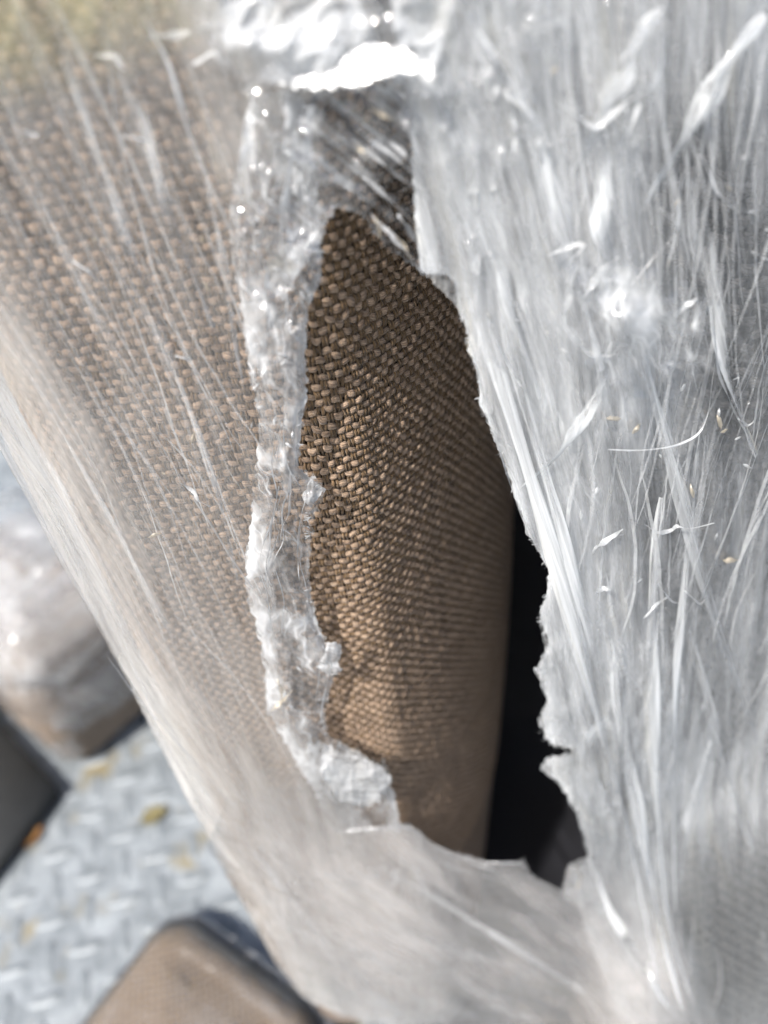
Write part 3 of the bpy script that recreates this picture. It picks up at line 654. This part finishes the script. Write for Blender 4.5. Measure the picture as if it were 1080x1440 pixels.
# flat straps: folds of the film lying over one another
def strap(pts, wmm, hz, lift=.005):
    shred(pts, wmm, hz, lift, -.6, M_filmR)
for a in [([(880, 430), (910, 520), (955, 700), (1000, 860), (1050, 1000), (1110, 1150)], 1.6, .22), ([(900, 480), (930, 580), (975, 740), (1020, 900), (1080, 1080)], 1.0, .3), ([(965, 220), (985, 330), (1015, 450), (1035, 560), (1066, 640)], 2.6, .42),
          ([(640, 330), (700, 520), (760, 720), (830, 960), (890, 1180), (930, 1400)], 2.4, .4), ([(690, 380), (735, 560), (800, 780), (860, 1000), (920, 1250)], 1.6, .45), ([(860, 480), (840, 560), (790, 640), (730, 690)], 1.6, .45),
          ([(720, 60), (760, 200), (810, 380), (850, 520)], 2.2, .4), ([(840, 160), (850, 300), (858, 420)], 2.6, .42), ([(930, 700), (920, 820), (915, 960), (925, 1120), (940, 1300), (985, 1440)], 2.6, .5), ([(985, 600), (970, 740), (955, 900), (948, 1080), (950, 1280)], 1.4, .5),
          ([(960, 860), (990, 960), (1020, 1080), (1060, 1200)], 1.8, .3), ([(860, 900), (880, 1060), (915, 1240), (960, 1420)], 3.0, .45), ([(830, 1210), (860, 1290), (910, 1370), (960, 1440)], 2.4, .45), ([(700, 200), (690, 300), (720, 430), (760, 560)], 2.0, .35),
          ([(930, 10), (880, 90), (850, 170), (800, 260)], 2.4, .45), ([(1075, 20), (1010, 110), (960, 210), (900, 300)], 2.2, .4), ([(650, 40), (720, 110), (760, 180)], 2.4, .4), ([(1000, 1040), (970, 1150), (955, 1260)], 1.6, .3),
          ([(60, 560), (160, 740), (260, 930), (350, 1100)], .8, .2), ([(0, 540), (60, 640), (150, 800), (240, 960)], .9, .2),
          ([(480, 1180), (600, 1260), (740, 1340), (870, 1430)], 2.0, .35), ([(440, 1220), (560, 1310), (680, 1400)], 2.2, .3), ([(330, 1160), (400, 1260), (480, 1350), (560, 1430)], 2.2, .3),
          ([(160, 80), (200, 180), (240, 300), (300, 460)], 1.4, .25), ([(80, 60), (130, 200), (190, 360), (250, 520)], 1.0, .2), ([(290, 250), (320, 400), (345, 560)], .9, .25), ([(200, 420), (260, 560), (310, 700), (335, 820)], .9, .2)]:
    strap(*a)
# small crumpled flecks of film put in for glints, white and cream
def flecks(n, seed, region, size, cream):
    r = np.random.default_rng(seed); R = np.asarray(region, float); Vs, Fs, Us = [], [], []; off = 0; k = 0; hj = np.array(HOLE)
    while k < n:
        x, y = r.uniform(R[:, 0].min(), R[:, 0].max()), r.uniform(R[:, 1].min(), R[:, 1].max())
        if poly_sd(T0([x]), T0([y]), R)[0] > 0 or poly_sd(T0([x]), T0([y]), hj)[0] < 6: continue
        if vn(x/70., y/90., seed) < .38: continue
        L = r.uniform(*size); a = r.uniform(-.9, .9)+math.pi/2*(r.random() < .5); c, s_ = math.cos(a), math.sin(a); m = 5
        t = np.linspace(-1, 1, m); row = []
        for q in (-1, 0, 1):
            wv = L*.32*(1-t**2)**.5*q+L*.1*r.normal(0, .6, m); bx = L*t; row.append(np.stack([x+bx*c-wv*s_, y+bx*s_+wv*c, .0035+.0006*r.random()+L*.00012*(abs(q) < .5)+L*.00006*r.normal(0, 1, m)], -1))
        G_ = np.stack(row, 1).reshape(-1, 3); B = onY(G_[:, 0], G_[:, 1], .18); V = onY(G_[:, 0], G_[:, 1], film_y(B[:, 0], B[:, 2])-G_[:, 2]-.002-.006*smooth(640, 720, G_[:, 0]))
        Vs.append(V); Fs.append(grid_faces(m, 3)+off); off += m*3; Us.append(G_[:, :2]*.0002); k += 1
    o = mesh_np('film_fleck', np.vstack(Vs), np.vstack(Fs), M_cream if cream else M_shred, film, {'haze': np.full(off, .55)}, np.vstack(Us), True); o['kind'] = 'stuff'
M_cream = film_mat('film_cream_glint', white=(.80, .70, .54), streak=1.2, us=300, vs_=40, rough=.2, gloss=1.0, tint=.3)  # cream glints: reflected brown put into the film colour
RF = [(610, 240), (560, 20), (1090, -20), (1090, 620), (1000, 1100), (900, 1240), (800, 900), (720, 640), (650, 400)]
flecks(70, 41, RF, (2, 9), False); flecks(12, 43, RF, (4, 12), True)
flecks(10, 44, [(0, 0), (330, 0), (330, 400), (350, 900), (200, 800), (0, 420)], (3, 10), True)
flecks(40, 45, [(340, 140), (440, 140), (430, 400), (420, 640), (440, 900), (460, 1060), (390, 1000), (350, 700), (335, 400)], (3, 9), False)
flecks(14, 46, [(470, 1180), (640, 1230), (740, 1240), (700, 1290), (520, 1240)], (4, 12), False)
for k in range(22):
    r_ = np.random.default_rng(300+k); ya = r_.uniform(150, 960); yb = ya+r_.uniform(60, 190); yy = np.linspace(ya, min(yb, 1090), 7); ww = r_.uniform(.08, .95)+.12*np.cumsum(r_.normal(0, .6, 7))
    shred([(float(np.interp(y_, ly, lx)+(np.interp(y_, ry, rx)-np.interp(y_, ly, lx))*min(max(w_, .03), .98)), float(y_)) for y_, w_ in zip(yy, ww)], r_.uniform(.25, .8), .6, .008+.003*r_.random(), .4)
for k, pts in enumerate(([(470, 1170), (520, 1165), (575, 1162), (610, 1190), (650, 1206)], [(610, 1190), (680, 1214), (735, 1213), (748, 1234), (788, 1254)], [(640, 1204), (690, 1222), (730, 1240)], [(600, 1200), (640, 1222), (700, 1236)], [(660, 470), (690, 590), (730, 720), (770, 800)],
                         [(640, 400), (662, 480), (680, 560)], [(776, 850), (800, 960), (815, 1060)], [(770, 880), (790, 960), (806, 1050)], [(800, 1090), (826, 1170), (836, 1230)], [(795, 1270), (800, 1240), (806, 1215)], [(815, 1270), (822, 1240), (828, 1210)])):
    shred(pts, .55, .65, .004, .4)
# thick bright pleats of the clear flap at the top of the hole
for pts, wd, lf in [([(474, 172), (510, 205), (552, 238), (596, 274)], 1.5, .006), ([(455, 232), (490, 262), (530, 290)], 1.4, .007), ([(538, 186), (570, 215), (600, 252)], 1.6, .008),
                    ([(500, 180), (560, 222), (604, 262)], .8, .009), ([(470, 215), (540, 270), (590, 320)], 1.0, .005), ([(520, 300), (545, 322), (572, 352), (590, 378)], 1.5, .006), ([(560, 300), (582, 330), (604, 372)], 1.4, .004),
                    ([(420, 180), (405, 260), (396, 330), (400, 370)], 1.3, .007), ([(440, 150), (432, 220), (440, 280)], 1.5, .009), ([(420, 360), (440, 330), (462, 300)], 1.0, .006), ([(350, 160), (344, 220), (332, 300)], 1.5, .010),
                    ([(600, 380), (622, 372), (638, 368)], 1.2, .004), ([(610, 290), (622, 330), (634, 372)], 1.2, .003)]:
    shred(pts, wd*1.25, .62, lf, .35, M_shred)
for pts in ([(528, 306), (536, 322), (534, 340)], [(556, 330), (572, 350), (580, 366)], [(520, 150), (540, 160), (560, 172)], [(500, 200), (512, 214), (520, 232)], [(390, 955), (398, 975), (394, 1000)], [(380, 1000), (398, 985), (410, 970)], [(812, 1222), (818, 1236), (810, 1252)]):
    shred(pts, 1.3, .7, .009, .2, M_cream)  # cream glints coloured in as shreds
# fringe of hair-fine torn tips along the right lip
def fringe(pts, n, seed, ln):
    r = np.random.default_rng(seed); P = np.asarray(pts, float); L = np.concatenate([[0], np.cumsum(np.hypot(*np.diff(P, axis=0).T))]); Vs, Fs = [], []; off = 0
    for _ in range(n):
        q = r.uniform(0, L[-1]); x, y = np.interp(q, L, P[:, 0]), np.interp(q, L, P[:, 1]); x2 = np.interp(q+3, L, P[:, 0]); y2 = np.interp(q+3, L, P[:, 1])
        d = T0([x2-x, y2-y])+1e-4; d /= np.hypot(*d); nn = T0([d[1], -d[0]]); a = r.normal(0, .7); e = nn*math.cos(a)+d*math.sin(a); l = r.uniform(*ln); wv = r.uniform(.3, .9)
        q3 = T0([[x, y]-nn*4-d*wv, [x, y]-nn*4+d*wv, [x, y]+e*l*.6+d*wv*.3, [x, y]+e*l+d*r.normal(0, 1.5)])
        V = onY(q3[:, 0], q3[:, 1], .176-r.uniform(0, .004)); Vs.append(V); Fs.append(T0([[0, 1, 2], [0, 2, 3]])+off); off += 4
    V = np.vstack(Vs)
    o = mesh_np('torn_fringe', V, None, M_strand, film, {'haze': np.full(len(V), .7)}, V[:, [0, 2]], False, np.vstack(Fs)); o['kind'] = 'stuff'
i0 = HOLE.index((826, 204)) if (826, 204) in HOLE else 46
fringe(HOLE[46:72], 90, 3, (2, 9)); fringe(HOLE[0:28], 60, 4, (2, 7)); fringe(HOLE[33:42], 20, 5, (2, 6))

# ------------------------------------------------------------------ floor of the truck: painted tread plate
def floor_mat():
    m, n = newmat('tread_plate'); g = G(n); tc = g('TexCoord').outputs['Object']
    a = g.noise(tc, 9, 6, .65); b = g.noise(tc, 42, 5, .65, .5); r_ = g.noise(g.mapping(tc, loc=(3.1, .7, 0)), 17, 4, .6)
    c = g.ramp(g.math('ADD', g.math('MULTIPLY', a, .5), g.math('MULTIPLY', b, .5)), [(.34, (.105, .118, .125)), (.48, (.225, .245, .257)), (.62, (.36, .385, .40))])
    mx = g('MixRGB'); g.l(g.ramp(r_, [(.56, (0, 0, 0)), (.68, (.75, .75, .75))]), mx.inputs[0]); g.l(c, mx.inputs[1]); mx.inputs[2].default_value = (.23, .17, .055, 1)
    p = g('BsdfPrincipled'); g.l(mx.outputs[0], p.inputs['Base Color']); p.inputs['Metallic'].default_value = .1
    g.l(g.math('ADD', g.math('MULTIPLY', b, .4), .32), p.inputs['Roughness']); g.l(g.bump(b, .3, .002), p.inputs['Normal'])
    o = g('OutputMaterial'); g.l(p.outputs[0], o.inputs[0]); return m
M_floor = floor_mat()
fl = mesh_np('floor', T0([(-30, -30, 0), (30, -30, 0), (30, 30, 0), (-30, 30, 0)]), T0([[0, 1, 2, 3]]), M_floor, None, smooth_=False); fl['kind'] = 'structure'
def tread_mesh():
    L, W, Hh = .0185, .0052, .0022; V, Fq = [], []; n = 9
    for k in range(n):
        t = -1+2*k/(n-1); wd = W*max(1-t*t, 0)**.6+.0002; h = Hh*max(1-t**4, 0)**.7
        for q in range(5):
            a = math.pi*(q/4); V.append((L*t, wd*math.cos(a), h*math.sin(a)-.0003))
    me_o = mesh_np('tread', V, grid_faces(n, 5)[:, ::-1], M_floor, fl); return me_o
tr0 = tread_mesh(); me_t = tr0.data; first = True; ct = 0; spots = []
for i in range(-36, 24):
    for j in range(-10, 44):
        a0 = math.radians(9); p = .0335
        x, y = i*p, j*p; X = x*math.cos(a0)-y*math.sin(a0)-.25; Y = x*math.sin(a0)+y*math.cos(a0)+.25
        spots.append((X, Y, a0+(math.pi/2 if (i+j) % 2 else 0)+math.radians(0)))
PXs, PYs = proj(T0([(a, b, 0) for a, b, _ in spots]))
vis = [k for k in range(len(spots)) if -60 < PXs[k] < 480 and 1000 < PYs[k] < 1500]
vis = sorted(vis, key=lambda k: -PYs[k])[:298]; vs_set = set(vis)
for k in vis:
    X, Y, a = spots[k]
    o = tr0 if first else tr0.copy()
    if not first: col.objects.link(o); o.parent = fl
    first = False; o.location = (X, Y, 0.0); o.rotation_euler = (0, 0, a)
Vt = np.array([v.co[:] for v in me_t.vertices]); Ft = np.array([p.vertices[:] for p in me_t.polygons]); Vs, Fs = [], []
for k, (X, Y, a) in enumerate(spots):
    if k in vs_set: continue
    c, s_ = math.cos(a), math.sin(a); Vs.append(np.stack([Vt[:, 0]*c-Vt[:, 1]*s_+X, Vt[:, 0]*s_+Vt[:, 1]*c+Y, Vt[:, 2]], -1)); Fs.append(Ft+len(Vt)*(len(Vs)-1))
o = mesh_np('tread_field', np.vstack(Vs), np.vstack(Fs), M_floor, fl); o['kind'] = 'stuff'

# ------------------------------------------------------------------ goods standing on the floor
def soft_box(name, mat, parent, cx, cy, rot, sx, sy, z0, z1, r=.02, bulge=.01, seed=0, puff=.0, wr=.0, hz=None, n=64, zr=None):
    """rounded, slightly stuffed box: superellipse plan swept over a rounded section"""
    zr = zr or r; rows = []
    for t in np.linspace(0, math.pi/2, 8): rows.append((z0+zr-zr*math.cos(t), -zr+zr*math.sin(t)))
    for t in np.linspace(0, 1, 14)[1:-1]: rows.append((z0+zr+(z1-z0-2*zr)*t, bulge*math.sin(math.pi*t)))
    for t in np.linspace(0, math.pi/2, 8): rows.append((z1-zr+zr*math.sin(t), -zr+zr*math.cos(t)))
    for t in np.linspace(0, 1, 26)[1:]: rows.append((z1+puff*math.sin(t*math.pi/2), -zr-(min(sx, sy)-zr-.0005)*t))
    V = []; UV = []
    ang = np.linspace(0, 2*math.pi, n, endpoint=False)
    for zz, inset in rows:
        ax, ay = max(sx+inset, .0004), max(sy+inset, .0004); rr = max(min(r+inset*.5, ax, ay), .0003)
        px_, py_ = [], []
        for q in range(4):
            for t in np.linspace(0, math.pi/2, n//4):
                sxg = (1, -1, -1, 1)[q]; syg = (1, 1, -1, -1)[q]; a = t+q*math.pi/2
                px_.append(sxg*(ax-rr)+rr*math.cos(a)); py_.append(syg*(ay-rr)+rr*math.sin(a))
        px_, py_ = np.array(px_), np.array(py_); zz_ = np.full(len(px_), zz)
        V.append(np.stack([px_, py_, zz_], -1)); UV.append(np.stack([px_+.3*zz_, py_+zz_], -1))
    V = np.array(V); UV = np.array(UV)
    if wr:
        d = crumple(V[..., 0]*22+V[..., 2]*9, V[..., 1]*22+V[..., 2]*14, seed)-.45
        c = T0([0, 0, (z0+z1)/2]); nn = V-c; nn /= np.linalg.norm(nn, axis=-1, keepdims=True); V = V+nn*(wr*d)[..., None]
        V[..., 2] = np.maximum(V[..., 2], .0015)
    ca, sa = math.cos(rot), math.sin(rot)
    X = V[..., 0]*ca-V[..., 1]*sa+cx; Yv = V[..., 0]*sa+V[..., 1]*ca+cy
    V = np.stack([X, Yv, V[..., 2]], -1); nr, nc = V.shape[:2]
    i = np.arange(nr*nc).reshape(nr, nc); j = np.roll(i, -1, 1)
    Fq = np.stack([i[:-1], j[:-1], j[1:], i[1:]], -1).reshape(-1, 4)
    at = None if hz is None else {'haze': np.clip(hz(V[..., 0], V[..., 1], V[..., 2]), 0, 1).ravel()}
    return mesh_np(name, V.reshape(-1, 3), Fq, mat, parent, at, UV.reshape(-1, 2))
M_tan = cloth_mat('tan_weave', (.30, .225, .155), (.12, .085, .055), .0034, .0034, .0012)
M_tan2 = cloth_mat('taupe_weave', (.30, .235, .18), (.14, .105, .08), .0024, .0024, .0006)
M_white = film_mat('film_white_bunch', streak=1., us=60, vs_=60, rough=.2, bumps=.5)
M_filmB = film_mat('film_loose', streak=1.6, us=90, vs_=40, rough=.15, bumps=.5, gloss=1.3, crease=.12, cscale=42)

def corner_box(px, z, ex, rot, sx, sy):
    """centre of a box whose far/near corner stands at picture point px, height z; ex = sign of the local corner"""
    P = onZ(T0(px[0]), T0(px[1]), z); ca, sa = math.cos(rot), math.sin(rot); lx_, ly_ = ex[0]*sx, ex[1]*sy
    return P[0]-(lx_*ca-ly_*sa), P[1]-(lx_*sa+ly_*ca)
# tan wrapped cushion, lower left
rot = math.radians(52); sx, sy, zt = .12, .088, .055; cx, cy = corner_box((236, 1266), zt, (1, 1), rot, sx, sy)
t = thing('wrapped_cushion', 'tan fabric cushion in glossy clear wrap lying on the tread plate', 'cushion', (cx, cy, 0), 'wrapped cushions on the truck floor')
soft_box('cover', M_tan, t, cx, cy, rot, sx, sy, .003, zt-.002, .030, .008, 3, .012, .0, zr=.025)
soft_box('film_wrap', M_filmB, t, cx, cy, rot, sx+.0025, sy+.0025, .002, zt+.001, .032, .009, 3, .0145, .004, lambda X, Y, Z: .05+.3*np.clip(ridge(X*40, Y*14, 9, 3)-.6, 0, 1)*2, zr=.027)
# taupe wrapped cushion behind, with a bunch of white film on it
rot2 = math.radians(46); cx, cy = corner_box((112, 1100), 0, (-1, -1), rot2, .085, .12)
t2 = thing('wrapped_cushion', 'taupe wrapped cushion standing beside the dark grey carton with bunched white film on top', 'cushion', (cx, cy, 0), 'wrapped cushions on the truck floor')
soft_box('cover', M_tan2, t2, cx, cy, rot2, .085, .12, .003, .19, .03, .008, 5, .02)
soft_box('film_wrap', M_filmB, t2, cx, cy, rot2, .088, .123, .002, .194, .032, .009, 5, .02, .022, lambda X, Y, Z: .10+.5*np.clip(ridge(X*30, Y*30+Z*20, 19, 3)-.5, 0, 1)*2)
soft_box('film_bunch', M_white, t2, cx+.002, cy+.008, rot2+.1, .094, .128, .118, .225, .03, .012, 8, .02, .055, lambda X, Y, Z: .10+.5*ridge(X*35, Y*35, 3, 3)**2)
# dark grey carton
def prism(name, pts, z0, z1, mat, parent, bev):
    bm = bmesh.new(); f = bm.faces.new([bm.verts.new((x, y, z0)) for x, y in pts]); r = bmesh.ops.extrude_face_region(bm, geom=[f])
    bmesh.ops.translate(bm, verts=[v for v in r['geom'] if isinstance(v, bmesh.types.BMVert)], vec=(0, 0, z1-z0)); bmesh.ops.recalc_face_normals(bm, faces=bm.faces)
    bmesh.ops.bevel(bm, geom=bm.edges[:], offset=bev, segments=3, affect='EDGES'); return bm_obj(name, bm, mat, parent, True)
K = onZ(T0(80.), T0(1106.), .022)[:2]; d1 = T0([math.cos(math.radians(133.6)), math.sin(math.radians(133.6))]); d2 = T0([math.cos(math.radians(-118.5)), math.sin(math.radians(-118.5))])
t3 = thing('grey_carton', 'matt dark grey flat carton at the left edge on the tread plate', 'carton', (K[0]-.1, K[1], 0))
M_cart = plain_mat('grey_card', (.055, .056, .055), .75, .12, 60, spec=.3)
def para(e): return [tuple(K+d1*-e*.0+d2*0), tuple(K+d1*.24), tuple(K+d1*.24+d2*.22), tuple(K+d2*.22)]
def inset(P, e):
    c = np.mean(P, 0); return [tuple(c+(T0(p)-c)*(1-e)) for p in P]
prism('box', inset(para(0), .012), .001, .0125, M_cart, t3, .002)
prism('lid', para(0), .013, .022, M_cart, t3, .003)
# scraps
def leaf(px, size, mat, name, label, cat, seed, group=None, rot=0.):
    P = onZ(T0(px[0]*1.), T0(px[1]*1.), 0.); n, m = 11, 7; V = []
    for i in range(n):
        t = i/(n-1); wv = math.sin(math.pi*min(t*1.05, 1))**.8*.32+.01
        for j in range(m):
            q = -1+2*j/(m-1); x = (t-.5)*size; y = q*wv*size*(1+.15*math.sin(i*2.1+seed)); zz = .003+.25*size*abs(q)**1.5*wv+.10*size*t*t+.05*size*vn(t*4, q*2, seed)
            V.append((P[0]+x*math.cos(rot)-y*math.sin(rot), P[1]+x*math.sin(rot)+y*math.cos(rot), float(zz)))
    root = thing(name, label, cat, (P[0], P[1], 0), group)
    mesh_np('blade', V, grid_faces(n, m), mat, root)
    st = T0([(P[0]-size*.5*math.cos(rot)*k, P[1]-size*.5*math.sin(rot)*k, .004+.002*k) for k in np.linspace(1, 1.5, 6)])
    a = np.linspace(0, 2*math.pi, 6); ring = np.stack([0*a, np.cos(a), np.sin(a)], -1)*size*.018
    mesh_np('stem', (st[:, None, :]+ring[None]).reshape(-1, 3), grid_faces(6, 6), mat, root)
M_leaf = plain_mat('dry_leaf', (.25, .125, .04), .6, .5, 120)
M_leaf2 = plain_mat('olive_leaf', (.16, .135, .06), .7, .4, 120)
leaf((44, 1180), .030, M_leaf, 'dry_leaf', 'orange brown dry leaf against the edge of the dark grey carton', 'leaf', 1, None, .6)
leaf((218, 1150), .030, M_leaf2, 'dry_leaf', 'olive dry leaf lying flat on the open tread plate', 'leaf', 2, None, .3)
